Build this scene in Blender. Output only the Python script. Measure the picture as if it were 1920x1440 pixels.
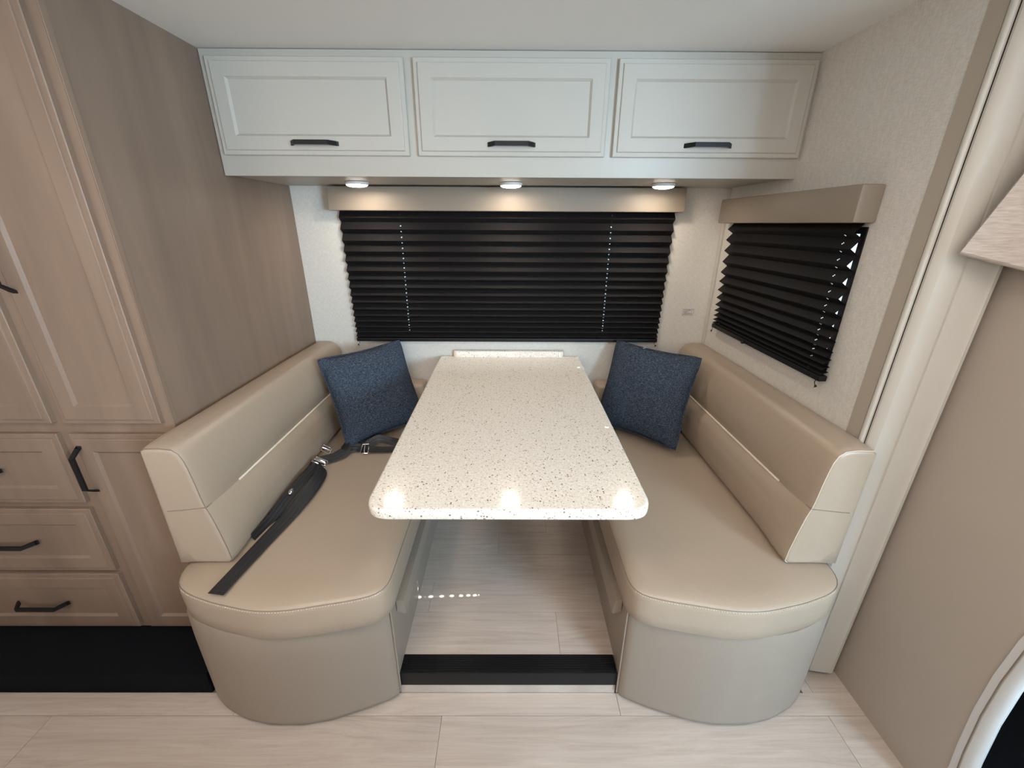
import bpy, bmesh, math, random
from mathutils import Vector, Matrix
random.seed(7)
for o in list(bpy.data.objects): bpy.data.objects.remove(o)
S = bpy.context.scene
C = S.collection

# ------------------------------------------------------------------ camera, world, lights, exposure
P_, Y_, R_ = 0.370165631, -0.00483185908, 0.00550641070
Fw = Vector((0, math.cos(P_), -math.sin(P_))); Uw = Vector((0, math.sin(P_), math.cos(P_))); Xw = Vector((1, 0, 0))
X2 = Xw*math.cos(R_) + Uw*math.sin(R_); U2 = Uw*math.cos(R_) - Xw*math.sin(R_)
RZ = Matrix.Rotation(Y_, 3, 'Z')
X2, U2, Fw = RZ@X2, RZ@U2, RZ@Fw
cd = bpy.data.cameras.new('camera'); cam = bpy.data.objects.new('camera', cd); C.objects.link(cam)
m3 = Matrix((X2, U2, -Fw)).transposed()
cam.matrix_world = Matrix.Translation((0, 0, 1.433)) @ m3.to_4x4()
cd.sensor_width = 36; cd.lens = 773.67/1920*36; cd.clip_start = .02
S.camera = cam
S.view_settings.view_transform = 'Standard'; S.view_settings.look = 'None'
S.view_settings.gamma = 1; S.view_settings.use_curve_mapping = False
S.view_settings.exposure = 0.1
W = bpy.data.worlds.new('sky'); S.world = W; W.use_nodes = True
W.node_tree.nodes['Background'].inputs[0].default_value = (.78, .9, 1, 1)
W.node_tree.nodes['Background'].inputs[1].default_value = 2.2

def area(name, loc, target, sx, sy, power, col):
    l = bpy.data.lights.new(name, 'AREA'); l.shape = 'RECTANGLE'; l.size = sx; l.size_y = sy
    l.energy = power; l.color = col
    o = bpy.data.objects.new(name, l); C.objects.link(o); o.location = loc
    o.rotation_euler = (Vector(target)-Vector(loc)).to_track_quat('-Z', 'Y').to_euler()
    return o
area('galley_window_daylight', (-.5, -1.8, 1.42), (-.2, 1.2, 1.25), 1.2, .7, 13, (1.0, .95, .90))
area('cab_daylight', (2.0, -1.7, 1.35), (-.2, 1.3, 1.1), 1.0, .75, 122, (.56, .80, 1.0))
area('ceiling_fixture_light', (-.5, .12, 1.92), (-.5, .15, 0), .8, .4, 10, (1, .88, .78))
area('ceiling_fixture_light', (.6, .12, 1.92), (.6, .15, 0), .8, .4, 7.5, (1, .88, .78))
area('galley_light', (-1.7, -1.2, 1.75), (-1.2, 1.2, .8), .8, .3, 9, (1, .80, .68))
sl = bpy.data.lights.new('sun', 'SUN'); sl.energy = 140; sl.angle = math.radians(.35); sl.color = (1, .97, .9)
sun = bpy.data.objects.new('sun', sl); C.objects.link(sun)
sun.rotation_euler = Vector((-1.0, -.04, -.88)).to_track_quat('-Z', 'Y').to_euler()

# ------------------------------------------------------------------ materials
def mat(name, col, rough=.5, metal=0, spec=.5):
    m = bpy.data.materials.new(name); m.use_nodes = True
    b = m.node_tree.nodes['Principled BSDF']
    b.inputs['Base Color'].default_value = (*col, 1); b.inputs['Roughness'].default_value = rough
    b.inputs['Metallic'].default_value = metal; b.inputs['Specular IOR Level'].default_value = spec
    return m
def N(m, t, **kw):
    n = m.node_tree.nodes.new(t)
    for k, v in kw.items():
        if k in n.inputs: n.inputs[k].default_value = v
        else: setattr(n, k, v)
    return n
def L(m, a, b): m.node_tree.links.new(a, b)
def bsdf(m): return m.node_tree.nodes['Principled BSDF']
def coords(m, scale, kind='Object', rnd=False):
    tc = N(m, 'ShaderNodeTexCoord'); mp = N(m, 'ShaderNodeMapping'); mp.inputs['Scale'].default_value = scale
    L(m, tc.outputs[kind], mp.inputs['Vector'])
    if rnd:
        oi = N(m, 'ShaderNodeObjectInfo'); mu = N(m, 'ShaderNodeMath', operation='MULTIPLY'); mu.inputs[1].default_value = 37
        L(m, oi.outputs['Random'], mu.inputs[0]); L(m, mu.outputs[0], mp.inputs['Location'])
    return mp.outputs['Vector']
def ramp(m, fac, stops):
    r = N(m, 'ShaderNodeValToRGB'); L(m, fac, r.inputs[0]); e = r.color_ramp.elements
    while len(e) < len(stops): e.new(.5)
    for i, (p, c) in enumerate(stops): e[i].position = p; e[i].color = (*c, 1)
    return r.outputs[0]
def bump(m, h, strength, dist=.002):
    b = N(m, 'ShaderNodeBump'); b.inputs['Strength'].default_value = strength; b.inputs['Distance'].default_value = dist
    L(m, h, b.inputs['Height']); L(m, b.outputs[0], bsdf(m).inputs['Normal'])
def mixc(m, f, a, b, mode='MIX'):
    n = N(m, 'ShaderNodeMix'); n.data_type = 'RGBA'; n.blend_type = mode
    for s, v in ((0, f), (6, a), (7, b)):
        if isinstance(v, (int, float)): n.inputs[s].default_value = v
        elif isinstance(v, tuple): n.inputs[s].default_value = (*v, 1)
        else: L(m, v, n.inputs[s])
    return n.outputs[2]

def wood_mat(name, base, scale=(14, 14, 1.6), kind='Object'):
    m = mat(name, base, .45, spec=.35)
    v = coords(m, scale, kind, True)
    n = N(m, 'ShaderNodeTexNoise', Scale=1.0, Detail=6.0, Roughness=.6, Distortion=.6); L(m, v, n.inputs['Vector'])
    v2 = coords(m, tuple(s*.35 for s in scale), kind, True)
    n2 = N(m, 'ShaderNodeTexNoise', Scale=1.0, Detail=3.0, Distortion=1.2); L(m, v2, n2.inputs['Vector'])
    b = Vector(base)
    c1 = ramp(m, n.outputs[0], [(.3, tuple(b*.90)), (.7, tuple(b*1.09))])
    c2 = ramp(m, n2.outputs[0], [(.35, (.88, .87, .87)), (.65, (1.06, 1.05, 1.04))])
    vo = N(m, 'ShaderNodeTexVoronoi', Scale=1.0); L(m, coords(m, (70, 30, 3.2), kind, True), vo.inputs['Vector'])
    sp = N(m, 'ShaderNodeSeparateColor'); L(m, vo.outputs['Color'], sp.inputs[0])
    f1 = N(m, 'ShaderNodeMath', operation='LESS_THAN'); L(m, sp.outputs[0], f1.inputs[0]); f1.inputs[1].default_value = .012
    f2 = N(m, 'ShaderNodeMath', operation='LESS_THAN'); L(m, vo.outputs['Distance'], f2.inputs[0]); f2.inputs[1].default_value = .10
    f3 = N(m, 'ShaderNodeMath', operation='MULTIPLY'); L(m, f1.outputs[0], f3.inputs[0]); L(m, f2.outputs[0], f3.inputs[1])
    L(m, mixc(m, f3.outputs[0], mixc(m, 1.0, c1, c2, 'MULTIPLY'), (.09, .065, .045)), bsdf(m).inputs['Base Color'])
    bump(m, n.outputs[0], .08, .001)
    return m
M = {}
M['cabinet'] = mat('painted_cabinet', (.45, .425, .38), .42, spec=.4)
M['wood'] = wood_mat('greige_maple', (.235, .166, .122))
M['leather'] = mat('taupe_leather', (.378, .296, .222), .38, spec=.55)
m = M['leather']; v = coords(m, (1, 1, 1))
n = N(m, 'ShaderNodeTexNoise', Scale=420.0, Detail=2.0); L(m, v, n.inputs['Vector'])
n2 = N(m, 'ShaderNodeTexNoise', Scale=9.0, Detail=2.0, Distortion=.8); L(m, v, n2.inputs['Vector'])
ad = N(m, 'ShaderNodeMath', operation='MULTIPLY_ADD'); L(m, n2.outputs[0], ad.inputs[0]); ad.inputs[1].default_value = 7; L(m, n.outputs[0], ad.inputs[2])
bump(m, ad.outputs[0], .22, .0012)
m = M['base_vinyl'] = mat('grey_taupe_base_vinyl', (.29, .236, .190), .48, spec=.4)
n = N(m, 'ShaderNodeTexNoise', Scale=420.0, Detail=2.0); L(m, coords(m, (1, 1, 1)), n.inputs['Vector']); bump(m, n.outputs[0], .2, .001)
M['seam'] = mat('seam_thread', (.20, .155, .115), .7)
M['stitch'] = mat('pale_stitch', (.62, .54, .44), .6)
M['piping'] = mat('pale_piping', (.78, .68, .56), .45)
M['quartz'] = mat('speckled_quartz', (.74, .69, .62), .11, spec=.5)
m = M['quartz']; v = coords(m, (1, 1, 1))
def specks(m, v, scale, thr, col, prev):
    vo = N(m, 'ShaderNodeTexVoronoi', Scale=scale); L(m, v, vo.inputs['Vector'])
    sep = N(m, 'ShaderNodeSeparateColor'); L(m, vo.outputs['Color'], sep.inputs[0])
    a = N(m, 'ShaderNodeMath', operation='LESS_THAN'); L(m, vo.outputs['Distance'], a.inputs[0]); a.inputs[1].default_value = .36
    b = N(m, 'ShaderNodeMath', operation='LESS_THAN'); L(m, sep.outputs[0], b.inputs[0]); b.inputs[1].default_value = thr
    c = N(m, 'ShaderNodeMath', operation='MULTIPLY'); L(m, a.outputs[0], c.inputs[0]); L(m, b.outputs[0], c.inputs[1])
    return mixc(m, c.outputs[0], prev, col)
nn = N(m, 'ShaderNodeTexNoise', Scale=160.0, Detail=3.0); L(m, v, nn.inputs['Vector'])
c0 = ramp(m, nn.outputs[0], [(.35, (.67, .61, .53)), (.65, (.80, .75, .675))])
c0 = specks(m, v, 210, .16, (.40, .30, .22), c0)
c0 = specks(m, v, 150, .07, (.20, .15, .12), c0)
c0 = specks(m, v, 300, .14, (.92, .90, .86), c0)
L(m, c0, bsdf(m).inputs['Base Color'])
M['denim'] = mat('denim', (.03, .045, .075), .9, spec=.15)
m = M['denim']; v = coords(m, (1, 1, 1))
n = N(m, 'ShaderNodeTexNoise', Scale=1.0, Detail=3.0); L(m, coords(m, (420, 420, 90)), n.inputs['Vector'])
n2 = N(m, 'ShaderNodeTexNoise', Scale=1.0, Detail=3.0); L(m, coords(m, (110, 500, 500)), n2.inputs['Vector'])
mm = N(m, 'ShaderNodeMath', operation='ADD'); L(m, n.outputs[0], mm.inputs[0]); L(m, n2.outputs[0], mm.inputs[1])
hf = N(m, 'ShaderNodeMath', operation='MULTIPLY'); L(m, mm.outputs[0], hf.inputs[0]); hf.inputs[1].default_value = .5
L(m, ramp(m, hf.outputs[0], [(.38, (.012, .017, .027)), (.5, (.030, .042, .063)), (.64, (.12, .145, .185))]), bsdf(m).inputs['Base Color'])
bump(m, hf.outputs[0], .5, .001)
def wallpaper(name, col):
    m = mat(name, col, .75, spec=.25)
    a = N(m, 'ShaderNodeTexNoise', Scale=1.0, Detail=3.0); L(m, coords(m, (60, 60, 500)), a.inputs['Vector'])
    b = N(m, 'ShaderNodeTexNoise', Scale=1.0, Detail=3.0); L(m, coords(m, (500, 500, 60)), b.inputs['Vector'])
    s = N(m, 'ShaderNodeMath', operation='ADD'); L(m, a.outputs[0], s.inputs[0]); L(m, b.outputs[0], s.inputs[1])
    h = N(m, 'ShaderNodeMath', operation='MULTIPLY'); L(m, s.outputs[0], h.inputs[0]); h.inputs[1].default_value = .5
    c = Vector(col)
    L(m, ramp(m, h.outputs[0], [(.4, tuple(c*.90)), (.6, tuple(c*1.08))]), bsdf(m).inputs['Base Color'])
    return m
M['wall'] = wallpaper('linen_wallboard', (.62, .585, .535))
M['ceiling'] = mat('ceiling_vinyl', (.80, .785, .755), .7, spec=.2)
M['jamb'] = mat('jamb_tan', (.40, .345, .28), .5)
M['flange'] = mat('cream_trim', (.54, .505, .45), .4, spec=.4)
M['valance'] = mat('valance_vinyl', (.255, .21, .165), .5, spec=.35)
M['black'] = mat('matte_black', (.006, .006, .007), .5, spec=.3)
M['handle'] = mat('handle_black', (.008, .008, .009), .5, spec=.3)
M['blind'] = mat('blind_fabric', (.017, .015, .016), .65, spec=.2)
m = M['blind']; n = N(m, 'ShaderNodeTexNoise', Scale=1.0, Detail=3.0); L(m, coords(m, (500, 500, 70)), n.inputs['Vector'])
L(m, ramp(m, n.outputs[0], [(.35, (.005, .0045, .005)), (.7, (.017, .015, .0155))]), bsdf(m).inputs['Base Color'])
M['carpet'] = mat('black_carpet', (.006, .007, .009), .95, spec=.1)
n = N(M['carpet'], 'ShaderNodeTexNoise', Scale=600.0); L(M['carpet'], coords(M['carpet'], (1, 1, 1)), n.inputs['Vector']); bump(M['carpet'], n.outputs[0], .8, .003)
M['web'] = mat('black_webbing', (.013, .013, .015), .5, spec=.5)
m = M['web']; w = N(m, 'ShaderNodeTexNoise', Scale=900.0); L(m, coords(m, (1, 1, 1)), w.inputs['Vector']); bump(m, w.outputs[0], .3, .0006)
M['chrome'] = mat('chrome', (.8, .8, .82), .15, 1)
M['panel'] = mat('cab_panel_vinyl', (.42, .36, .305), .6, spec=.25)
M['white_vinyl'] = mat('pale_vinyl', (.56, .55, .54), .45)
M['curtain'] = mat('curtain_fabric', (.55, .47, .42), .9, spec=.1)
m = M['curtain']; n = N(m, 'ShaderNodeTexNoise', Scale=1.0, Detail=4.0); L(m, coords(m, (40, 40, 260)), n.inputs['Vector'])
L(m, ramp(m, n.outputs[0], [(.3, (.42, .355, .31)), (.7, (.56, .49, .44))]), bsdf(m).inputs['Base Color']); bump(m, n.outputs[0], .3, .004)
M['paper'] = mat('label_paper', (.66, .64, .60), .6)
M['ink'] = mat('label_ink', (.16, .15, .15), .7)
M['glass'] = bpy.data.materials.new('window_glass'); m = M['glass']; m.use_nodes = True
nt = m.node_tree; nt.nodes.remove(nt.nodes['Principled BSDF']); out = nt.nodes['Material Output']
tr = nt.nodes.new('ShaderNodeBsdfTransparent'); gl = nt.nodes.new('ShaderNodeBsdfGlossy'); gl.inputs['Roughness'].default_value = .02
mx = nt.nodes.new('ShaderNodeMixShader'); mx.inputs[0].default_value = .08
tr.inputs[0].default_value = (.85, .9, .92, 1)
nt.links.new(tr.outputs[0], mx.inputs[1]); nt.links.new(gl.outputs[0], mx.inputs[2]); nt.links.new(mx.outputs[0], out.inputs[0])
M['lens'] = mat('lamp_lens', (.9, .88, .82), .4)
bsdf(M['lens']).inputs['Emission Color'].default_value = (1, .91, .80, 1); bsdf(M['lens']).inputs['Emission Strength'].default_value = 14
M['white_plastic'] = mat('white_plastic', (.75, .74, .72), .4)
# floor planks: grain runs along x, each plank gets its own offset and tone
m = M['plank'] = mat('vinyl_plank', (.5, .41, .34), .42, spec=.4)
v = coords(m, (1.0, 12, 1), 'Object', True)
n = N(m, 'ShaderNodeTexNoise', Scale=1.6, Detail=8.0, Roughness=.66, Distortion=2.6); L(m, v, n.inputs['Vector'])
v2 = coords(m, (2.6, 150, 1), 'Object', True)
n2 = N(m, 'ShaderNodeTexNoise', Scale=1.0, Detail=4.0); L(m, v2, n2.inputs['Vector'])
c1 = ramp(m, n.outputs[0], [(.30, (.44, .36, .305)), (.5, (.52, .44, .38)), (.7, (.58, .50, .44))])
c2 = ramp(m, n2.outputs[0], [(.3, (.94, .935, .93)), (.7, (1.03, 1.03, 1.03))])
c = mixc(m, 1.0, c1, c2, 'MULTIPLY')
oi = N(m, 'ShaderNodeObjectInfo'); c3 = ramp(m, oi.outputs['Random'], [(0, (.92, .91, .90)), (1, (1.06, 1.05, 1.04))])
L(m, mixc(m, 1.0, c, c3, 'MULTIPLY'), bsdf(m).inputs['Base Color']); bump(m, n2.outputs[0], .08, .0006)

# ------------------------------------------------------------------ helpers
def link(name, me, material, parent=None, smooth=False, loc=None):
    me.materials.append(material) if material and len(me.materials) == 0 else None
    o = bpy.data.objects.new(name, me); C.objects.link(o)
    if parent: o.parent = parent
    if loc: o.location = loc
    if smooth:
        for p in me.polygons: p.use_smooth = True
    return o
def obj(name, bm, material, parent=None, smooth=False, sharp=35):
    bmesh.ops.recalc_face_normals(bm, faces=bm.faces)
    me = bpy.data.meshes.new(name); bm.to_mesh(me); bm.free()
    o = link(name, me, material, parent, smooth)
    if smooth:
        try: me.set_sharp_from_angle(angle=math.radians(sharp))
        except Exception: pass
    return o
def empty(name, loc, label, cat, group=None):
    o = bpy.data.objects.new(name, None); C.objects.link(o); o.location = loc; o.empty_display_size = .1
    return tag(o, label, cat, group)
def tag(o, label, cat, group=None):
    o['label'] = label; o['category'] = cat
    if group: o['group'] = group
    return o
def struct(o): o['kind'] = 'structure'; return o
def rel(o):     # keep world-space vertices while the parent sits at the thing's base
    p = o.parent; loc = Vector()
    while p: loc += p.location; p = p.parent
    o.data.transform(Matrix.Translation(-loc)); return o
def box(bm, a, b, bev=0):
    a, b = Vector(a), Vector(b)
    r = bmesh.ops.create_cube(bm, size=1, matrix=Matrix.Translation((a+b)/2) @ Matrix.Diagonal((*(b-a), 1)))
    if bev:
        es = {e for vv in r['verts'] for e in vv.link_edges}
        bmesh.ops.bevel(bm, geom=list(es), offset=bev, segments=2, affect='EDGES', profile=.6)
def boxo(name, a, b, material, parent=None, bev=0):
    bm = bmesh.new(); box(bm, a, b, bev)
    o = obj(name, bm, material, parent, bev > 0)
    return rel(o) if parent else o
def arc_path(pts, rads, n=6):
    """closed polygon with each corner rounded by its radius"""
    out = []; k = len(pts)
    for i in range(k):
        p = Vector(pts[i]); a = Vector(pts[i-1])-p; b = Vector(pts[(i+1) % k])-p; r = rads[i]
        if r <= 0: out.append(tuple(p)); continue
        a.normalize(); b.normalize()
        for j in range(n+1):
            t = j/n; q = (p+a*r)*(1-t)**2 + p*2*t*(1-t) + (p+b*r)*t*t
            out.append((q.x, q.y))
    return out
def resample(pts, step, closed=True):
    out = []; k = len(pts)
    for i in range(k if closed else k-1):
        a, b = Vector(pts[i]), Vector(pts[(i+1) % k]); n = max(1, round((b-a).length/step))
        for j in range(n): out.append(a.lerp(b, j/n))
    if not closed: out.append(Vector(pts[-1]))
    return out
def smooth_closed(pts, it=2):
    for _ in range(it):
        k = len(pts); pts = [pts[i-1]*.25 + pts[i]*.5 + pts[(i+1) % k]*.25 for i in range(k)]
    return pts
def inset(pts, d):
    k = len(pts); ar = sum(pts[i].x*pts[(i+1) % k].y - pts[(i+1) % k].x*pts[i].y for i in range(k)); s = 1 if ar > 0 else -1
    out = []
    for i in range(k):
        t = (pts[(i+1) % k]-pts[i-1]).normalized(); nrm = Vector((-t.y, t.x))*s
        out.append(pts[i]+nrm*d)
    return out
def loft(rings, closed=True, cap=True, bm=None):
    bm = bm or bmesh.new(); vs = [[bm.verts.new(p) for p in r] for r in rings]; k = len(rings[0])
    for a, b in zip(vs, vs[1:]):
        for i in range(k if closed else k-1): bm.faces.new((a[i], a[(i+1) % k], b[(i+1) % k], b[i]))
    if cap and closed: bm.faces.new(vs[0]); bm.faces.new(vs[-1])
    return bm
def prism(poly, z0, z1, bm=None):
    return loft([[(x, y, z0) for x, y in poly], [(x, y, z1) for x, y in poly]], bm=bm)
def tube(pts, r, n=6, closed=False, bm=None):
    bm = bm or bmesh.new(); pts = [Vector(p) for p in pts]; rings = []; k = len(pts); up = None
    for i, p in enumerate(pts):
        a = pts[i-1] if (i > 0 or closed) else p; b = pts[(i+1) % k] if (i < k-1 or closed) else p
        t = (b-a).normalized()
        if up is None: up = t.orthogonal().normalized()
        up = (up - t*up.dot(t)).normalized(); s = t.cross(up)
        rings.append([p+(up*math.cos(q*2*math.pi/n)+s*math.sin(q*2*math.pi/n))*r for q in range(n)])
    if closed: loft(rings+[rings[0]], cap=False, bm=bm)
    else: loft(rings, bm=bm)
    return bm
def ribbon(pts, nrms, w, t=.0018, step=None):
    """flat webbing: centre line, surface normals, width; returns bmesh"""
    pts = [Vector(p) for p in pts]; nrms = [Vector(q).normalized() for q in nrms]
    # Catmull-Rom refine
    P, Q = [], []
    for i in range(len(pts)-1):
        p0 = pts[max(i-1, 0)]; p1 = pts[i]; p2 = pts[i+1]; p3 = pts[min(i+2, len(pts)-1)]
        for j in range(8):
            u = j/8
            P.append(.5*((2*p1)+(p2-p0)*u+(2*p0-5*p1+4*p2-p3)*u*u+(3*p1-p0-3*p2+p3)*u**3)); Q.append(nrms[i].lerp(nrms[i+1], u).normalized())
    P.append(pts[-1]); Q.append(nrms[-1]); rings = []
    for i, p in enumerate(P):
        tt = (P[min(i+1, len(P)-1)]-P[max(i-1, 0)]).normalized(); nn = (Q[i]-tt*Q[i].dot(tt)).normalized(); s = tt.cross(nn)
        row = []
        for f, h in ((-1, 0), (-.93, 1), (-.36, 1), (-.30, .55), (-.24, 1), (.24, 1), (.30, .55), (.36, 1), (.93, 1), (1, 0), (.93, -1), (-.93, -1)):
            row.append(p+s*(w/2*f)+nn*(t/2*h))
        rings.append(row)
    return loft(rings)

def shaker(cx, z0, z1, w, yf, th=.02, stile=.055):
    """door front seen along +y: concentric stepped rings, outer lip, flat frame, recessed panel. yf = y of the front face."""
    x0, x1 = cx-w/2, cx+w/2
    def rect(i, d): return [(x0+i, yf+d, z0+i), (x1-i, yf+d, z0+i), (x1-i, yf+d, z1-i), (x0+i, yf+d, z1-i)]
    rr = [rect(0, th), rect(0, .007), rect(.002, .005), rect(.013, .005), rect(.0145, .001), rect(.0165, 0), rect(stile, 0), rect(stile+.007, .007), rect(stile+.009, .007)]
    return loft(rr)
def pull(length=.155, vertical=False, depth=.030, bm=None):
    """bar pull with sloping feet, origin on the door face centre; sticks out to -y"""
    h = length/2; pts = [(-h, 0), (-h+.004, -.006), (-h+.022, -depth), (h-.022, -depth), (h-.004, -.006), (h, 0)]
    rings = []
    for i, (x, y) in enumerate(pts):
        a = Vector(pts[max(i-1, 0)]); b = Vector(pts[min(i+1, 5)]); t = (b-a).normalized(); nn = Vector((-t.y, t.x))
        th = .0035
        if i in (0, 5): nn = Vector((1 if i == 0 else -1, 0)).lerp(nn, 0); nn = Vector((-1, 0)) if i == 0 else Vector((1, 0)); nn = -nn
        row = []
        q1 = Vector((x, y))+nn*th*(-1 if i not in (0, 5) else (-1 if i == 0 else 1)); q2 = Vector((x, y))-nn*th*(-1 if i not in (0, 5) else (-1 if i == 0 else 1))
        for q, zz in ((q1, -.0065), (q1, .0065), (q2, .0065), (q2, -.0065)): row.append((q.x, q.y, zz))
        if vertical: row = [(z, y_, x_) for x_, y_, z in row]
        rings.append(row)
    return loft(rings, bm=bm)

# ------------------------------------------------------------------ measurements (metres)
ZR = .093          # raised slide-out floor
ZC = 1.934         # ceiling
XL, XR = -.97, .965
YB = 2.0

# ------------------------------------------------------------------ setting
# main floor with its planks
fl = struct(boxo('floor', (-2.7, -1.9, -.05), (2.5, 1.09, -.0045), M['seam']))
pw, pl = .142, 1.21
row = 0; y1 = .969
while y1 > -.6:
    y0 = y1-pw; off = {0: .35, 1: -.21, 2: .62, 3: -.55}.get(row % 4)
    if row == 1: off = -.209
    x = off-3*pl
    while x < 2.4:
        a, b = max(x, -2.6), min(x+pl, 2.4)
        if b-a > .05:
            bm = bmesh.new(); box(bm, (a+.0006, y0+.0006, -.0045), (b-.0006, min(y1, .895)-.0006, 0))
            p = obj('plank', bm, M['plank'], fl)
            p.data.transform(Matrix.Translation((-(a+b)/2, -(y0+y1)/2, 0))); p.location = ((a+b)/2, (y0+y1)/2, 0)
        x += pl
    y1 = y0; row += 1
for q, (a, b, y0, yy) in enumerate([(.966, 1.0, .895, .9685), (1.0, 2.2, .895, .9685), (.966, 1.4, .9685, 1.060), (1.4, 2.4, .9685, 1.060)]):
    bm = bmesh.new(); box(bm, (a+.0006, y0-.0006*(y0 < .9), -.0045), (b-.0006, yy-.0006, 0))
    p = obj('plank', bm, M['plank'], fl); p.data.transform(Matrix.Translation((-(a+b)/2, -(y0+yy)/2, 0))); p.location = ((a+b)/2, (y0+yy)/2, 0)
# raised floor under the table
fr = struct(boxo('floor.001', (-.966, .905, .0), (.9655, YB, ZR-.0045), M['seam']))
y0 = .956; row = 0
while y0 < YB:
    yy = min(y0+(.162 if row == 0 else .142), YB); off = [.171, -.30, .42, -.05][row % 4]
    x = off-2*.86
    while x < 1.0:
        a, b = max(x, -.40), min(x+.86, .40)
        if b-a > .03:
            bm = bmesh.new(); box(bm, (a+.0005, y0+.0005, ZR-.0045), (b-.0005, yy-.0005, ZR))
            p = obj('plank', bm, M['plank'], fr); p.data.transform(Matrix.Translation((-(a+b)/2, -(y0+yy)/2, 0))); p.location = ((a+b)/2, (y0+yy)/2, 0)
        x += .86
    y0 = yy; row += 1
bm = bmesh.new(); box(bm, (-2.7, -1.9, ZC), (2.55, 1.09, ZC+.05)); box(bm, (-2.7, 1.09, ZC), (1.01, YB+.06, ZC+.05)); struct(obj('ceiling', bm, M['ceiling']))
struct(boxo('added_shade_block', (-2.2, -1.25, 0), (.85, -.45, .98), M['wall']))  # unseen counter-high block, added to keep low light off the bench bases
struct(boxo('wall_left', (-2.75, -1.9, 0), (-2.7, YB+.06, ZC+.05), M['wall']))
struct(boxo('wall_front', (-2.7, -1.95, 0), (2.5, -1.9, ZC+.05), M['wall']))
bm = bmesh.new(); box(bm, (2.5, -1.9, 0), (2.55, 1.09, ZC)); box(bm, (1.0052, 1.0605, 0), (2.5, 1.09, ZC)); struct(obj('wall_cab', bm, M['wall']))
# back wall with the window opening
BW = (-.735, .705, .915, 1.46)      # x0 x1 z0 z1
bm = bmesh.new()
box(bm, (-2.7, YB, 0), (BW[0], YB+.05, ZC)); box(bm, (BW[1], YB, 0), (1.01, YB+.05, ZC))
box(bm, (BW[0], YB, 0), (BW[1], YB+.05, BW[2])); box(bm, (BW[0], YB, BW[3]), (BW[1], YB+.05, ZC))
struct(obj('wall_back', bm, M['wall']))
RW = (1.185, 1.885, 1.02, 1.43)     # y0 y1 z0 z1
bm = bmesh.new()
box(bm, (XR, 1.05, 0), (XR+.04, RW[0], ZC)); box(bm, (XR, RW[1], 0), (XR+.04, YB, ZC))
box(bm, (XR, RW[0], 0), (XR+.04, RW[1], RW[2])); box(bm, (XR, RW[0], RW[3]), (XR+.04, RW[1], ZC))
struct(obj('wall_right', bm, M['wall']))
# windows: black frame ring and a pane
def window(name, horiz, a0, a1, z0, z1, plane, n):
    bm = bmesh.new(); w = .018
    for (p, q, r, s) in ((a0, a1, z0, z0+w), (a0, a1, z1-w, z1), (a0, a0+w, z0+w, z1-w), (a1-w, a1, z0+w, z1-w)):
        if horiz: box(bm, (p, plane-.004, r), (q, plane+.03, s))
        else: box(bm, (plane-.004, p, r), (plane+.03, q, s))
    f = struct(obj(name, bm, M['black'])); bm = bmesh.new()
    if horiz: box(bm, (a0+w, plane+.014, z0+w), (a1-w, plane+.018, z1-w))
    else: box(bm, (plane+.014, a0+w, z0+w), (plane+.018, a1-w, z1-w))
    obj('pane', bm, M['glass'], f); return f
window('window_1', True, BW[0], BW[1], BW[2], BW[3], YB, 1)
window('window_2', False, RW[0], RW[1], RW[2], RW[3], XR, 2)
# right jamb, rounded rim, slide-out flange, corner batten
struct(obj('trim_1', prism([(XR-.0015, 1.0085), (XR-.0015, 1.052), (XR+.04, 1.052), (XR+.04, 1.0085)], ZR, ZC), M['jamb']))
rim = [(XR+.03, 1.0075)]+[(XR+.001-.0065*math.sin(t*math.pi/10), 1.0-.0075*math.cos(math.pi-t*math.pi/10)) for t in range(0, 11)]+[(XR+.03, .9925)]
struct(obj('trim_2', prism(rim, ZR, ZC), M['flange'], smooth=True))
fp = [(XR+.004, .9895), (XR+.003, .984), (.971, .976), (.980, .967), (1.0, .9600), (1.017, .957), (1.018, .960), (1.0225, .960), (1.0235, .956), (1.072, .9485), (1.082, .9475), (1.0865, .9455), (1.096, .947), (1.102, .955), (1.105, .9895)]
struct(obj('trim_3', prism(fp, .018, ZC), M['flange'], smooth=True, sharp=25))
struct(boxo('trim_4', (XR+.004, .9896, ZR), (1.105, .9924, ZC), M['black']))
struct(boxo('trim_5', (XR-.010, 1.982, ZR), (XR-.0005, YB, 1.58), M['flange'], bev=.002))
# slide floor nosing and riser
bm = bmesh.new(); box(bm, (-.352, .893, .040), (.346, .957, ZR+.002), .002)
for k in range(7): box(bm, (-.350, .9015+k*.0075, ZR+.001), (.344, .9055+k*.0075, ZR+.0042))
struct(obj('trim_6', bm, M['black']))
bm = bmesh.new(); box(bm, (-.352, .896, -.004), (.346, .904, .040)); struct(obj('trim_7', bm, M['plank']))

# black carpeted step under the tall cabinet
tag(boxo('carpeted_step', (-2.3, .8965, -.004), (-.9685, 1.20, .083), M['carpet'], bev=.006), 'black carpeted step running along the floor beneath the tall wood cabinet', 'step')

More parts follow.
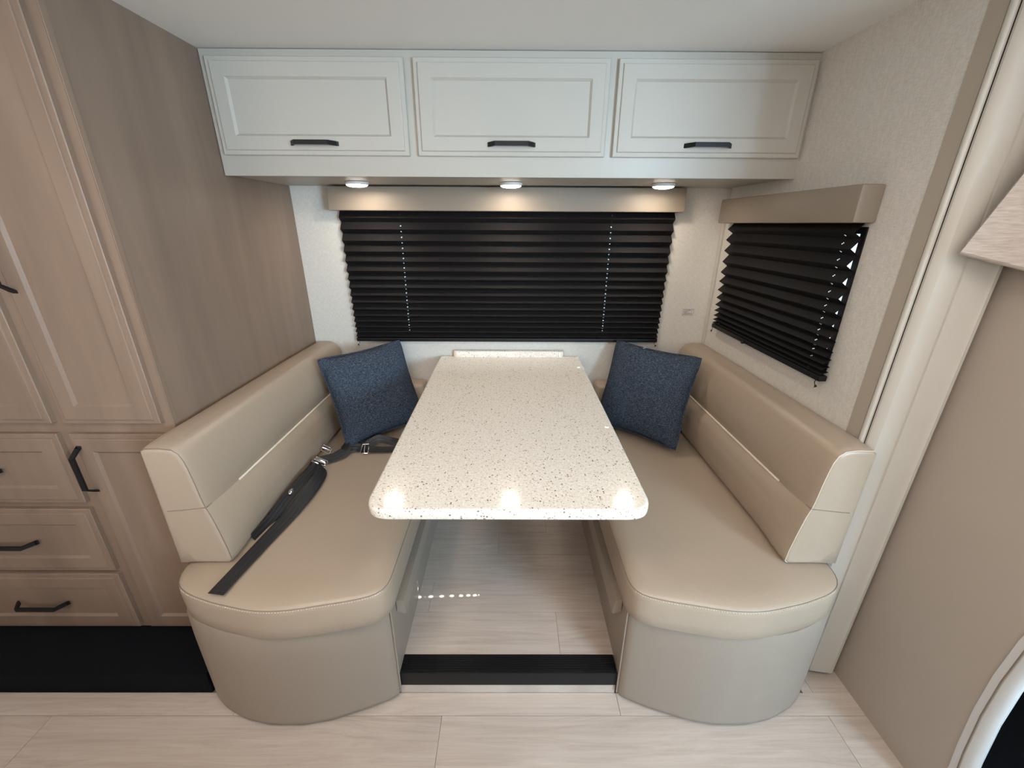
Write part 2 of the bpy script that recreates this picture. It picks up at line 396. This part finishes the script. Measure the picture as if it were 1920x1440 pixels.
# ------------------------------------------------------------------ tall wood cabinet on the left
tc = empty('tall_cabinet', (-1.43, 1.07, .084), 'tall taupe stained wood cabinet with doors and drawers left of the dinette', 'cabinet')
bm = bmesh.new(); box(bm, (-1.92, 1.07, .084), (XL, YB, ZC)); rel(obj('body', bm, M['wood'], tc))
bm = bmesh.new(); box(bm, (XL, 1.0705, .084), (XL+.0025, 1.086, ZC), .001); rel(obj('edge_strip', bm, M['wood'], tc))
def wdoor(name, x0, x1, z0, z1, stile=.055):
    d = obj(name, shaker((x0+x1)/2, z0, z1, x1-x0, 1.05), M['wood'], tc); return rel(d)
def hnd(parent, x, y, z, L_=.155, vertical=False):
    h = obj('handle', pull(L_, vertical), M['handle'], parent); h.data.transform(Matrix.Translation((x, y, z))); return rel(h)
d = wdoor('door', -1.268, -.993, .897, 1.926); hnd(d, -1.240, 1.05, 1.345, .155, True)
d = wdoor('door', -1.88, -1.302, .897, 1.926); hnd(d, -1.850, 1.05, 1.345, .155, True)
d = wdoor('door', -1.268, -.993, .098, .864); hnd(d, -1.246, 1.05, .750, .150, True)
for z0, z1 in ((.626, .864), (.356, .602), (.098, .340)):
    d = wdoor('drawer', -1.88, -1.304, z0, z1); hnd(d, -1.59, 1.05, (z0+z1)/2, .17)

# ------------------------------------------------------------------ overhead cabinet
oc = empty('overhead_cabinet', (0, 1.56, 1.58), 'pale grey overhead cabinet with three lift-up doors above the window', 'cabinet')
bm = bmesh.new(); box(bm, (XL+.003, 1.575, 1.584), (.975, YB, ZC)); rel(obj('body', bm, M['cabinet'], oc))
bm = bmesh.new(); box(bm, (XL+.003, 1.56, 1.58), (.984, 1.5755, 1.932), .0015); rel(obj('face_frame', bm, M['cabinet'], oc, True))
for x0, x1 in ((-.947, -.335), (-.306, .309), (.335, .955)):
    d = rel(obj('door', shaker((x0+x1)/2, 1.641, 1.911, x1-x0, 1.542, .018, .054), M['cabinet'], oc)); hnd(d, (x0+x1)/2, 1.542, 1.674, .150)

# ------------------------------------------------------------------ puck lights
def puck(x, label):
    t = empty('puck_light', (x, 1.80, 1.583), label, 'light', 'puck lights under the overhead cabinet')
    def disc(prof, n=32):
        bm = bmesh.new(); loft([[(r*math.cos(a*2*math.pi/n), r*math.sin(a*2*math.pi/n), z) for a in range(n)] for r, z in prof], bm=bm); return bm
    obj('trim_ring', disc([(.045, 0), (.045, -.006), (.042, -.010), (.036, -.011)]), M['white_plastic'], t, True)
    obj('lens', disc([(.041, -.008), (.040, -.012), (.034, -.0155), (.020, -.018), (.006, -.019)]), M['lens'], t, True)
    l = bpy.data.lights.new('puck_lamp', 'AREA'); l.shape = 'DISK'; l.size = .06; l.energy = 1.15; l.color = (1, .87, .72)
    o = bpy.data.objects.new('puck_lamp', l); C.objects.link(o); o.parent = t; o.location = (0, 0, -.024)
puck(-.606, 'left round white lit puck light under the overhead cabinet')
puck(0, 'middle round white lit puck light under the overhead cabinet, over the table')
puck(.602, 'right round white lit puck light under the overhead cabinet')

# ------------------------------------------------------------------ valances
def valance(a, b, label):
    bm = bmesh.new(); box(bm, a, b, .006)
    return tag(obj('window_valance', bm, M['valance'], None, True), label, 'valance')
valance((-.782, 1.925, 1.483), (.748, YB-.0005, 1.5785), 'long taupe box valance above the wide back window blind')
valance((.903, 1.168, 1.440), (XR-.0005, 1.93, 1.534), 'short taupe box valance above the blind on the right wall')

# ------------------------------------------------------------------ pleated blinds
def blind(name, label, zs, a0, a1, a0b, a1b, depth_back, depth_front, to3, holes, base, hole_on):
    t = empty(name, base, label, 'blind')
    bm = bmesh.new()
    def strip(za, da, zb, db, hole):
        hs = sorted(holes) if hole else []
        f = lambda z: (zs[0]-z)/(zs[0]-zs[-1])
        def P(s, u):    # s along the blind, u from top to bottom of this face
            z = za+(zb-za)*u; d = da+(db-da)*u; lo = a0+(a0b-a0)*f(z); hi = a1+(a1b-a1)*f(z)
            return to3(min(max(s, lo), hi) if s in (a0, a1) else s, d, z)
        def PP(kind, u):
            z = za+(zb-za)*u; lo = a0+(a0b-a0)*f(z); hi = a1+(a1b-a1)*f(z); d = da+(db-da)*u
            return to3({'lo': lo, 'hi': hi}.get(kind, kind), d, z)
        cols = ['lo']
        for h in hs: cols += [h-.0023, h+.0023]
        cols.append('hi'); us = [0, .42, .60, 1] if hole else [0, 1]
        g = [[bm.verts.new(PP(c, u)) for c in cols] for u in us]
        for j in range(len(us)-1):
            for i in range(len(cols)-1):
                if hole and j == 1 and i % 2 == 1: continue
                bm.faces.new((g[j][i], g[j][i+1], g[j+1][i+1], g[j+1][i]))
    for i in range(len(zs)-1):
        zt, zb = zs[i], zs[i+1]; zm = zt+(zb-zt)*.62
        strip(zt, depth_back, zm, depth_front, True); strip(zm, depth_front, zb, depth_back, True)
    bmesh.ops.remove_doubles(bm, verts=bm.verts, dist=1e-5)
    rel(obj('pleated_fabric', bm, M['blind'], t))
    zb = zs[-1]; bm = bmesh.new()
    p, q = Vector(to3(a0b, depth_front, zb-.016)), Vector(to3(a1b, depth_back, zb+.002))
    lo = Vector([min(p[k], q[k]) for k in range(3)]); hi = Vector([max(p[k], q[k]) for k in range(3)])
    box(bm, lo, hi, .003); r = rel(obj('bottom_rail', bm, M['black'], t, True))
    mid = (a0b+a1b)/2
    if hole_on:
        bm = bmesh.new(); bmesh.ops.create_uvsphere(bm, u_segments=10, v_segments=6, radius=.007, matrix=Matrix.Translation(to3(hole_on, depth_front+(depth_front-depth_back)*.1, zb-.012)))
        rel(obj('pull_knob', bm, M['black'], r, True))
    for h in holes:
        bm = tube([to3(h, (depth_back+depth_front)/2, zs[0]), to3(h, (depth_back+depth_front)/2, zb)], .0007, 4)
        rel(obj('cord', bm, M['black'], t))
    for e, s in ((a0b+.012, 1), (a1b-.012, -1)):
        pts = [to3(e, depth_front, zb-.014), to3(e+s*.002, depth_front, zb-.024), to3(e-s*.006, depth_front, zb-.032), to3(e-s*.002, depth_front, zb-.038)]
        bm = tube(pts, .0012, 5); bmesh.ops.create_uvsphere(bm, u_segments=8, v_segments=5, radius=.004, matrix=Matrix.Translation(pts[2]))
        rel(obj('cord_end', bm, M['black'], t, True))
    return t
zsb = [1.484, 1.437, 1.389, 1.341, 1.296, 1.254, 1.211, 1.176, 1.137, 1.102, 1.070, 1.037, 1.007, .980, .954, .930, .908]
blind('pleated_blind', 'wide black pleated blind lowered over the back window', zsb, -.760, .730, -.752, .722, YB-.012, YB-.036,
      lambda s, d, z: (s, d, z), [-.492, .450], (0, YB-.024, .89), None)
zsr = [1.441, 1.40, 1.356, 1.312, 1.265, 1.222, 1.184, 1.147, 1.114, 1.083, 1.060, 1.038, 1.022, 1.008]
blind('pleated_blind', 'smaller black pleated blind lowered over the right wall window', zsr, 1.190, 1.893, 1.165, 1.880, XR-.008, XR-.032,
      lambda s, d, z: (d, s, z), [1.236, 1.842], (XR-.02, 1.53, .99), 1.60)

# ------------------------------------------------------------------ wall label
wl = tag(boxo('warning_label', (.852, YB-.0012, 1.020), (.883+.0, YB-.0002, 1.053), M['paper']), 'small printed warning label on the wall right of the back blind', 'label')
wl.data.transform(Matrix.Translation((0, 0, 0)))
bm = bmesh.new(); x0, x1, z0, z1 = .838, .892, 1.022, 1.052
wl.data.clear_geometry(); b2 = bmesh.new(); box(b2, (x0, YB-.0012, z0), (x1, YB-.0002, z1)); b2.to_mesh(wl.data); b2.free()
yy = YB-.0016
for a, b in (((x0, yy, z0), (x1, yy+.0004, z0+.0014)), ((x0, yy, z1-.0014), (x1, yy+.0004, z1)), ((x0, yy, z0), (x0+.0012, yy+.0004, z1)), ((x1-.0012, yy, z0), (x1, yy+.0004, z1))): box(bm, a, b)
rl = random.Random(3)
for k in range(3):
    zz = z1-.0085-k*.0085; x = x0+.005
    while x < x1-.006:
        w_ = rl.uniform(.0012, .0024)
        if rl.random() > .12: box(bm, (x, yy, zz), (min(x+w_, x1-.004), yy+.0004, zz+.0042*rl.choice((.8, 1, 1))))
        x += w_+.0007
obj('print', bm, M['ink'], wl)['kind'] = 'stuff'

# ------------------------------------------------------------------ benches
def bench(sx, label):
    t = empty('dinette_bench', (sx*.65, 1.4, .013), label, 'bench', 'leatherette dinette benches')
    mir = lambda pts: [Vector((p.x*sx*-1, p.y)) for p in pts] if sx > 0 else pts
    # plan of the cushion, written for the left bench
    front = [(-.336, .875), (-.345, .852), (-.362, .838), (-.42, .820), (-.49, .806), (-.57, .790), (-.625, .785), (-.68, .788), (-.79, .812), (-.87, .838), (-.915, .862), (-.940, .892), (-.950, .93)]
    cush = resample([(-.335, YB-.004)]+front+[(-.958, YB-.004)], .02); cush = smooth_closed(cush, 2); cush = mir(cush)
    zt, zb_ = .492, .385
    prof = [(.004, zb_-.0), (0, zb_+.006), (-.001, zb_+.04), (-.002, zt-.02), (0, zt-.004), (.004, zt+.001), (.012, zt+.005), (.026, zt+.009), (.045, zt+.012), (.065, zt+.013)]
    rings = [[(p.x, p.y, z) for p in smooth_closed(inset(cush, d) if d < .02 else inset(smooth_closed(cush, int(d*500)), d), int(d*300))] for d, z in prof]
    sc = rel(obj('seat_cushion', loft(rings), M['leather'], t, True, 50))
    k = len(cush); line = [p for p in inset(cush, .001) if p.y < 1.97]
    # order the seam as an open path starting from the wall side
    idx = [i for i in range(k) if cush[i].y < 1.97]
    brk = next((j for j in range(len(idx)) if idx[j]-idx[j-1] != 1 and j > 0), 0); idx = idx[brk:]+idx[:brk]
    sp = inset(cush, .0015); seam = [(sp[i].x, sp[i].y, zt-.0015) for i in idx]
    rel(obj('seam', tube(seam, .0011, 5), M['seam'], sc, True))
    bm = bmesh.new(); sp2 = inset(cush, .000); acc = 0
    dense = resample([Vector((sp2[i].x, sp2[i].y)) for i in idx], .0035, False)
    for j in range(0, len(dense)-1, 2):
        if dense[j].y > .86: continue
        p, q = dense[j], dense[j+1]
        loft([[(p.x, p.y, zt-.0045+h) for p, h in ((p, -.0006), (q, -.0006), (q, .0006), (p, .0006))], [(p.x, p.y-.0022, zt-.0045+h) for p, h in ((p, -.0006), (q, -.0006), (q, .0006), (p, .0006))]], bm=bm)
    st = rel(obj('stitching', bm, M['stitch'], sc)); st['kind'] = 'stuff'
    # base
    bf = [(-.348, .888), (-.352, .876), (-.372, .866), (-.44, .838), (-.54, .806), (-.62, .792), (-.72, .792), (-.80, .806), (-.886, .840), (-.945, .880), (-.958, .93)]
    base = mir(resample([(-.348, YB-.003)]+bf+[(-.960, YB-.003)], .022))
    cor = base[:]; base = smooth_closed(base, 1)
    bprof = [(.006, .013), (.001, .017), (0, .03), (0, .30), (.002, .375), (.006, .388)]
    rel(obj('base', loft([[(p.x, p.y, z) for p in inset(base, d)] for d, z in bprof]), M['base_vinyl'], t, True, 50))
    # vertical corner seam, access panel with its sloping lower lip
    s = sx
    rel(obj('corner_seam', tube([(s*.3485, .886, .02), (s*.348, .886, .375)], .0028, 6), M['base_vinyl'], t, True))
    lip = [(.346, .362), (.324, .358), (.318, .312), (.322, .306), (.346, .316)]
    bm = loft([[(s*x, y, z) for x, z in lip] for y in (.935, .95, 1.93)])
    rel(obj('access_panel', bm, M['base_vinyl'], t))
    # backrest
    pa = [(-.959, .5085), (-.815, .5085), (-.803, .520), (-.806, .56), (-.815, .62), (-.824, .672), (-.8295, .694), (-.8325, .702), (-.8335, .709), (-.837, .735), (-.841, .78), (-.846, .82), (-.851, .850), (-.860, .872), (-.876, .885), (-.905, .889), (-.948, .888), (-.960, .878)]
    pb = [(-.959, .5085), (-.826, .5085), (-.814, .520), (-.805, .56), (-.804, .62), (-.815, .665), (-.830, .684), (-.839, .6905), (-.8385, .698), (-.832, .722), (-.832, .77), (-.839, .815), (-.848, .848), (-.860, .872), (-.876, .885), (-.905, .889), (-.948, .888), (-.960, .878)]
    def seg(pts): return [Vector(pts[i]).lerp(Vector(pts[(i+1) % len(pts)]), f/3) for i in range(len(pts)) for f in range(3)]
    PA, PB = seg(pa), seg(pb)
    def prof_at(f): return [Vector(((a.lerp(b, f)).x*(-s if s > 0 else 1), a.lerp(b, f).y)) for a, b in zip(PA, PB)]
    ys = [(.9328, .014, 0), (.9328, .0105, 0), (.9338, .006, 0), (.936, .0025, 0), (.942, .0, 0), (.96, -.0015, .1), (1.0, -.003, .4), (1.045, -.003, .8), (1.09, -.002, 1), (1.3, -.002, 1), (1.7, -.002, 1), (1.975, 0, 1), (1.99, .006, 1), (1.996, .02, 1)]
    P = prof_at(0)
    rings = [[(p.x, y, p.y) for p in smooth_closed(inset(prof_at(f), d), 2 if d > .01 else 0)] for y, d, f in ys]
    br = rel(obj('backrest', loft(rings), M['leather'], t, True, 60))
    e = inset(P, .0015); path = [(p.x, .9345, p.y) for p in e if p.y > .512 and abs(p.x) < .955]
    rel(obj('seam', tube(path, .0012, 5), M['seam'] if s < 0 else M['stitch'], br, True))
    rel(obj('seam', tube([(s*.940, .9322, .692), (s*.90, .9320, .696), (s*.834, .9328, .704)], .0011, 5), M['seam'], br, True))
    rel(obj('seam', tube([(s*.8325, .937, .7030), (s*.8345, 1.0, .699), (s*.8375, 1.06, .6935), (s*.8385, 1.09, .6925), (s*.8385, 1.99, .6925)], .0016, 5), M['seam'], br, True))
    pi = rel(obj('piping', tube([(s*.8375, 1.083, .6925), (s*.8350, 1.095, .6935), (s*.8345, 1.93, .6930)], .0036, 8), M['piping'], br, True)); pi['label'] = 'pale cream piping in the backrest crease'
    # low cushion against the back wall
    a, b = sorted((s*.795, s*.425)); bm = bmesh.new(); box(bm, (a, 1.905, .5085), (b, YB-.004, .690), .022)
    rel(obj('wall_cushion', bm, M['leather'], t, True, 60))
    return t
bench(-1, 'left taupe leatherette dinette bench with rounded end, next to the wood cabinet')
bench(1, 'right taupe leatherette dinette bench with rounded end, under the side window')

# ------------------------------------------------------------------ table
tb = empty('dinette_table', (0, 1.4, ZR), 'rectangular speckled cream quartz dinette table between the two benches', 'table')
out = [Vector(q) for q in arc_path([(-.352, 1.992), (-.3435, .787), (.339, .787), (.346, 1.992)], [0, .062, .062, 0], 10)]
out = resample(out, .02)
out = [Vector(p) for p in out]
def inset2(pts, d): return inset(pts, d)
ztp = .812
def wall_clip(pts): return [Vector((p.x, min(p.y, 1.992))) for p in pts]
rings = [[(p.x, p.y, z) for p in wall_clip(inset2(out, d))] for d, z in ((.006, ztp-.029), (.001, ztp-.026), (0, ztp-.022), (0, ztp-.008), (.002, ztp-.003), (.006, ztp), (.010, ztp))]
rel(obj('tabletop', loft(rings), M['quartz'], tb, True, 40))
rp = arc_path([(-.286, 1.998), (-.286, 1.966), (.270, 1.966), (.270, 1.998)], [0, .03, .03, 0], 8)
R2 = resample([Vector(p) for p in rp], .02)
rings = [[(p.x, min(p.y, 1.998), z) for p in inset(R2, d)] for d, z in ((0, ztp+.0003), (0, ztp+.026), (.002, ztp+.029), (.004, ztp+.030))]
rel(obj('back_rail', loft(rings), M['quartz'], tb, True, 40))
bm = bmesh.new(); box(bm, (-.035, 1.74, ZR+.01), (.035, 1.81, ztp-.06), .008); box(bm, (-.10, 1.68, ZR+.0005), (.10, 1.87, ZR+.012), .004); box(bm, (-.16, 1.5, ztp-.06), (.16, 1.95, ztp-.0295), .003)
rel(obj('pedestal', bm, M['black'], tb, True))

# ------------------------------------------------------------------ pillows
def pillow(label, corners, nrm_hint, thick=.12, tuck=None):
    c = [Vector(q) for q in corners]   # TL, TR, BR, BL in world
    cen = sum(c, Vector())/4; u = ((c[1]+c[2])-(c[0]+c[3])).normalized(); v = ((c[0]+c[1])-(c[2]+c[3])); v = (v-u*v.dot(u)).normalized(); n = u.cross(v)
    if n.dot(Vector(nrm_hint)) < 0: n = -n
    G = 22; bm = bmesh.new(); sides = []
    r = random.Random(len(label))
    for sgn in (1, -1):
        g = []
        for j in range(G+1):
            row_ = []
            for i in range(G+1):
                a, b = i/G*2-1, j/G*2-1
                # edges pull in between the corners
                pa = a*(1-.07*(1-b*b)*abs(a)); pb = b*(1-.07*(1-a*a)*abs(b)); kc = 1-.035*abs(a*b)**6; pa *= kc; pb *= kc
                s, t_ = (pa+1)/2, (pb+1)/2
                p = (c[3]*(1-s)+c[2]*s)*(1-t_)+(c[0]*(1-s)+c[1]*s)*t_
                h = max(0, (1-abs(a)**2.6)*(1-abs(b)**2.6))**.55*thick/2
                h *= 1+.05*math.sin(5*a+3*b)+.04*math.sin(7*b-2*a)
                p = p+n*h*sgn
                row_.append(p)
            g.append(row_)
        sides.append(g)
    vv = [[[bm.verts.new(q) for q in rr] for rr in g] for g in sides]
    for sgn in (0, 1):
        for j in range(G):
            for i in range(G): bm.faces.new((vv[sgn][j][i], vv[sgn][j][i+1], vv[sgn][j+1][i+1], vv[sgn][j+1][i]))
    bmesh.ops.remove_doubles(bm, verts=bm.verts, dist=1e-4)
    base = Vector((cen.x, cen.y, min(q.z for q in c)))
    t = empty('throw_pillow', base, label, 'pillow', 'denim throw pillows')
    M_ = Matrix((u, v, n)).transposed().to_4x4(); loc = Matrix.Translation(base)@M_
    o = obj('cover', bm, M['denim'], t, True, 80); o.data.transform((Matrix.Translation(base)@M_).inverted()); o.rotation_euler = M_.to_euler()
    # edge seam welt
    ed = []
    for a, b in [(i/12*2-1, -1) for i in range(12)]+[(1, i/12*2-1) for i in range(12)]+[(1-i/12*2, 1) for i in range(12)]+[(-1, 1-i/12*2) for i in range(12)]:
        pa = a*(1-.07*(1-b*b)*abs(a)); pb = b*(1-.07*(1-a*a)*abs(b)); kc = 1-.035*abs(a*b)**6; pa *= kc; pb *= kc; s, t_ = (pa+1)/2, (pb+1)/2
        ed.append((c[3]*(1-s)+c[2]*s)*(1-t_)+(c[0]*(1-s)+c[1]*s)*t_)
    w = obj('seam_welt', tube(ed, .0030, 6, True), M['denim'], t, True); w.data.transform((Matrix.Translation(base)@M_).inverted()); w.rotation_euler = M_.to_euler()
    return t
PIL_L = [(-.822, 1.662, .899), (-.534, 1.945, .912), (-.415, 1.847, .532), (-.703, 1.559, .520)]
PIL_R = [(.515, 1.945, .914), (.808, 1.645, .918), (.708, 1.528, .533), (.415, 1.841, .520)]
pillow('dark blue denim throw pillow on the left bench', PIL_L, (.3, -1, .3))
pillow('dark blue denim throw pillow on the right bench', PIL_R, (-.3, -1, .3))

# ------------------------------------------------------------------ seat belts
zs_ = .5095
def belt_thing(name, loc, label): return empty(name, loc, label, 'seat belt', 'black lap belts on the left bench')
b1 = belt_thing('seat_belt', (-.77, 1.1, zs_), 'black lap belt with a long strap hanging to the front edge of the left bench')
def rib(name, parent, pts, nrms, w=.047, t=.0018):
    return rel(obj(name, ribbon(pts, nrms, w, t), M['web'], parent, True, 30))
rib('strap', b1, [(-.782, .824, zs_+.0005), (-.772, .90, zs_+.002), (-.757, 1.02, zs_+.003), (-.742, 1.12, zs_+.006), (-.728, 1.22, zs_+.016), (-.722, 1.31, zs_+.024), (-.728, 1.372, zs_+.026), (-.742, 1.405, zs_+.030)],
    [(0, 0, 1), (0, 0, 1), (.1, 0, 1), (.2, 0, 1), (.5, 0, 1), (.8, 0, .8), (.9, .1, .7), (.8, .5, .4)])
rib('buckle_strap', b1, [(-.800, 1.03, zs_+.003), (-.792, 1.10, zs_+.004), (-.783, 1.15, zs_+.016), (-.778, 1.21, zs_+.026), (-.770, 1.29, zs_+.034), (-.764, 1.37, zs_+.034), (-.764, 1.42, zs_+.03)],
    [(1, 0, .3), (.9, 0, .5), (.8, 0, .7), (.7, 0, .8), (.6, 0, .8), (.6, 0, .8), (.6, 0, .8)], .034)
def buckle(parent, p, ax, nm, s=1.0):
    """chrome slide buckle: rectangular wire frame with a middle bar and a black tongue"""
    p = Vector(p); ax = Vector(ax).normalized(); nm = Vector(nm); nm = (nm-ax*nm.dot(ax)).normalized(); sd = ax.cross(nm)
    a, b = .016*s, .026*s
    cs = [p+ax*a*i+sd*b*j for i, j in ((-1, -.9), (-.9, -1), (.9, -1), (1, -.9), (1, .9), (.9, 1), (-.9, 1), (-1, .9))]
    bm = tube(cs, .0028*s, 6, True); tube([p-sd*b, p+sd*b], .0026*s, 6, bm=bm); tube([p-sd*b*.8+nm*.004, p-sd*b*.2+nm*.007, p+sd*b*.3+nm*.007, p+sd*b*.8+nm*.004], .0032*s, 6, bm=bm)
    o = rel(obj('buckle', bm, M['chrome'], parent, True)); o['label'] = 'chrome slide buckle'; return o
buckle(b1, (-.757, 1.425, zs_+.036), (.15, 1, 0), (.3, -.4, 1))
bm = bmesh.new(); bmesh.ops.create_uvsphere(bm, u_segments=16, v_segments=8, radius=1, matrix=Matrix.Translation((-.775, 1.228, zs_+.036))@Matrix.Rotation(.15, 4, 'Z')@Matrix.Diagonal((.009, .018, .006, 1)))
o = rel(obj('release_button', bm, M['chrome'], b1, True)); o['label'] = 'shiny chrome release button'
b2 = belt_thing('seat_belt', (-.65, 1.58, zs_), 'black lap belt coming out from under the left pillow towards the table')
rib('strap', b2, [(-.800, 1.45, zs_+.004), (-.770, 1.475, zs_+.010), (-.730, 1.500, zs_+.012), (-.700, 1.535, zs_+.022), (-.72, 1.58, zs_+.030)],
    [(.6, -.6, .6), (.4, -.4, 1), (.2, -.4, 1), (.1, -.7, .7), (-.3, -.8, .5)], .046)
rib('strap', b2, [(-.700, 1.56, zs_+.020), (-.665, 1.575, zs_+.014), (-.62, 1.568, zs_+.010), (-.56, 1.570, zs_+.006), (-.46, 1.578, zs_+.004), (-.36, 1.585, zs_+.003)],
    [(0, -.5, 1), (0, -.7, .8), (0, -.3, 1), (0, -.2, 1), (0, -.1, 1), (0, 0, 1)], .040)
rib('strap', b2, [(-.625, 1.585, zs_+.018), (-.585, 1.618, zs_+.032), (-.53, 1.615, zs_+.024), (-.47, 1.60, zs_+.020), (-.40, 1.615, zs_+.016)],
    [(.2, -.7, .8), (0, -.9, .5), (0, -.7, 1), (0, -.9, .3), (0, -.6, 1)], .036)
buckle(b2, (-.625, 1.560, zs_+.016), (1, .1, 0), (0, -.5, 1), .9)
buckle(b2, (-.785, 1.545, zs_+.022), (.2, .6, .5), (.6, -.5, .5), .8)

# ------------------------------------------------------------------ cab side: panel, piped edge, carpet, curtain
cp = empty('cab_side_panel', (1.13, .8, 0), 'tall taupe vinyl side panel with a pale curved edge at the far right', 'panel')
edge = [(.622, .0), (.618, .157), (.626, .229), (.635, .353), (.637, .469), (.632, .589), (.612, .75), (.575, .95), (.54, 1.15), (.52, 1.45), (.52, ZC-.002)]
poly = edge+[(1.06, ZC-.002), (1.06, .0)]
bm = loft([[(1.12, y, z) for y, z in poly], [(1.150, y, z) for y, z in poly]]); rel(obj('panel_face', bm, M['panel'], cp))
rings = []
for a in range(11):
    th = -math.pi/2+a/10*math.pi
    rings.append([(1.135+.019*math.sin(th), y-.040*math.cos(th)+.004, z) for y, z in edge])
bm = loft(rings, closed=False); w = rel(obj('edge_wrap', bm, M['white_vinyl'], cp, True, 60)); w['label'] = 'pale padded edge wrap'
bm = tube([(1.1175, y-.012, z) for y, z in edge], .0022, 6); rel(obj('seam', bm, M['seam'], w, True))
bm = bmesh.new(); bmesh.ops.create_uvsphere(bm, u_segments=12, v_segments=8, radius=1, matrix=Matrix.Translation((1.117, .978, .772))@Matrix.Diagonal((.007, .007, .009, 1)))
rel(obj('snap_stud', bm, M['white_plastic'], cp, True))
tag(boxo('cab_carpet', (1.152, -.9, .0005), (2.45, .98, .006), M['carpet']), 'black carpet of the cab footwell at the far right', 'carpet')
bm = bmesh.new(); box(bm, (1.5, -.3, .0065), (1.98, .70, .66), .04); tag(obj('seat_box', bm, M['carpet'], None, True), 'dark seat box in the cab behind the curved pale edge', 'seat')
# curtain hem: thick folded fabric
cB = [Vector((.971, .930, 1.382)), Vector((1.05, .87, 1.355)), Vector((1.088, .81, 1.338))]
cT = [Vector((1.067, .845, 1.80)), Vector((1.080, .80, 1.82)), Vector((1.090, .765, 1.83))]
bm = bmesh.new(); rings = []
nb = 14; nv = 18
def cpt(s, t_):
    i = min(int(s*2), 1); f = s*2-i; p = cB[i].lerp(cB[i+1], f); q = cT[i].lerp(cT[i+1], f); r = p.lerp(q, t_)
    r = r+Vector((-.7, -.7, 0)).normalized()*(.004*math.sin(s*9+t_*4)*min(1, t_*5)); return r
off = Vector((.012, .014, 0))
fr_ = [[cpt(i/nb, j/nv) for j in range(nv+1)] for i in range(nb+1)]
for i in range(nb+1):
    rings.append([p for p in fr_[i]]+[p+off for p in reversed(fr_[i])])
bm = loft(rings)
ct = empty('curtain', (1.05, .88, 1.33), 'grey beige fabric curtain with a slanted edge at the upper right', 'curtain')
rel(obj('fabric', bm, M['curtain'], ct, True, 60))
rel(obj('hem', tube([cpt(i/nb, 0)+off*.5+Vector((0, 0, .002)) for i in range(nb+1)], .008, 8), M['curtain'], ct, True))
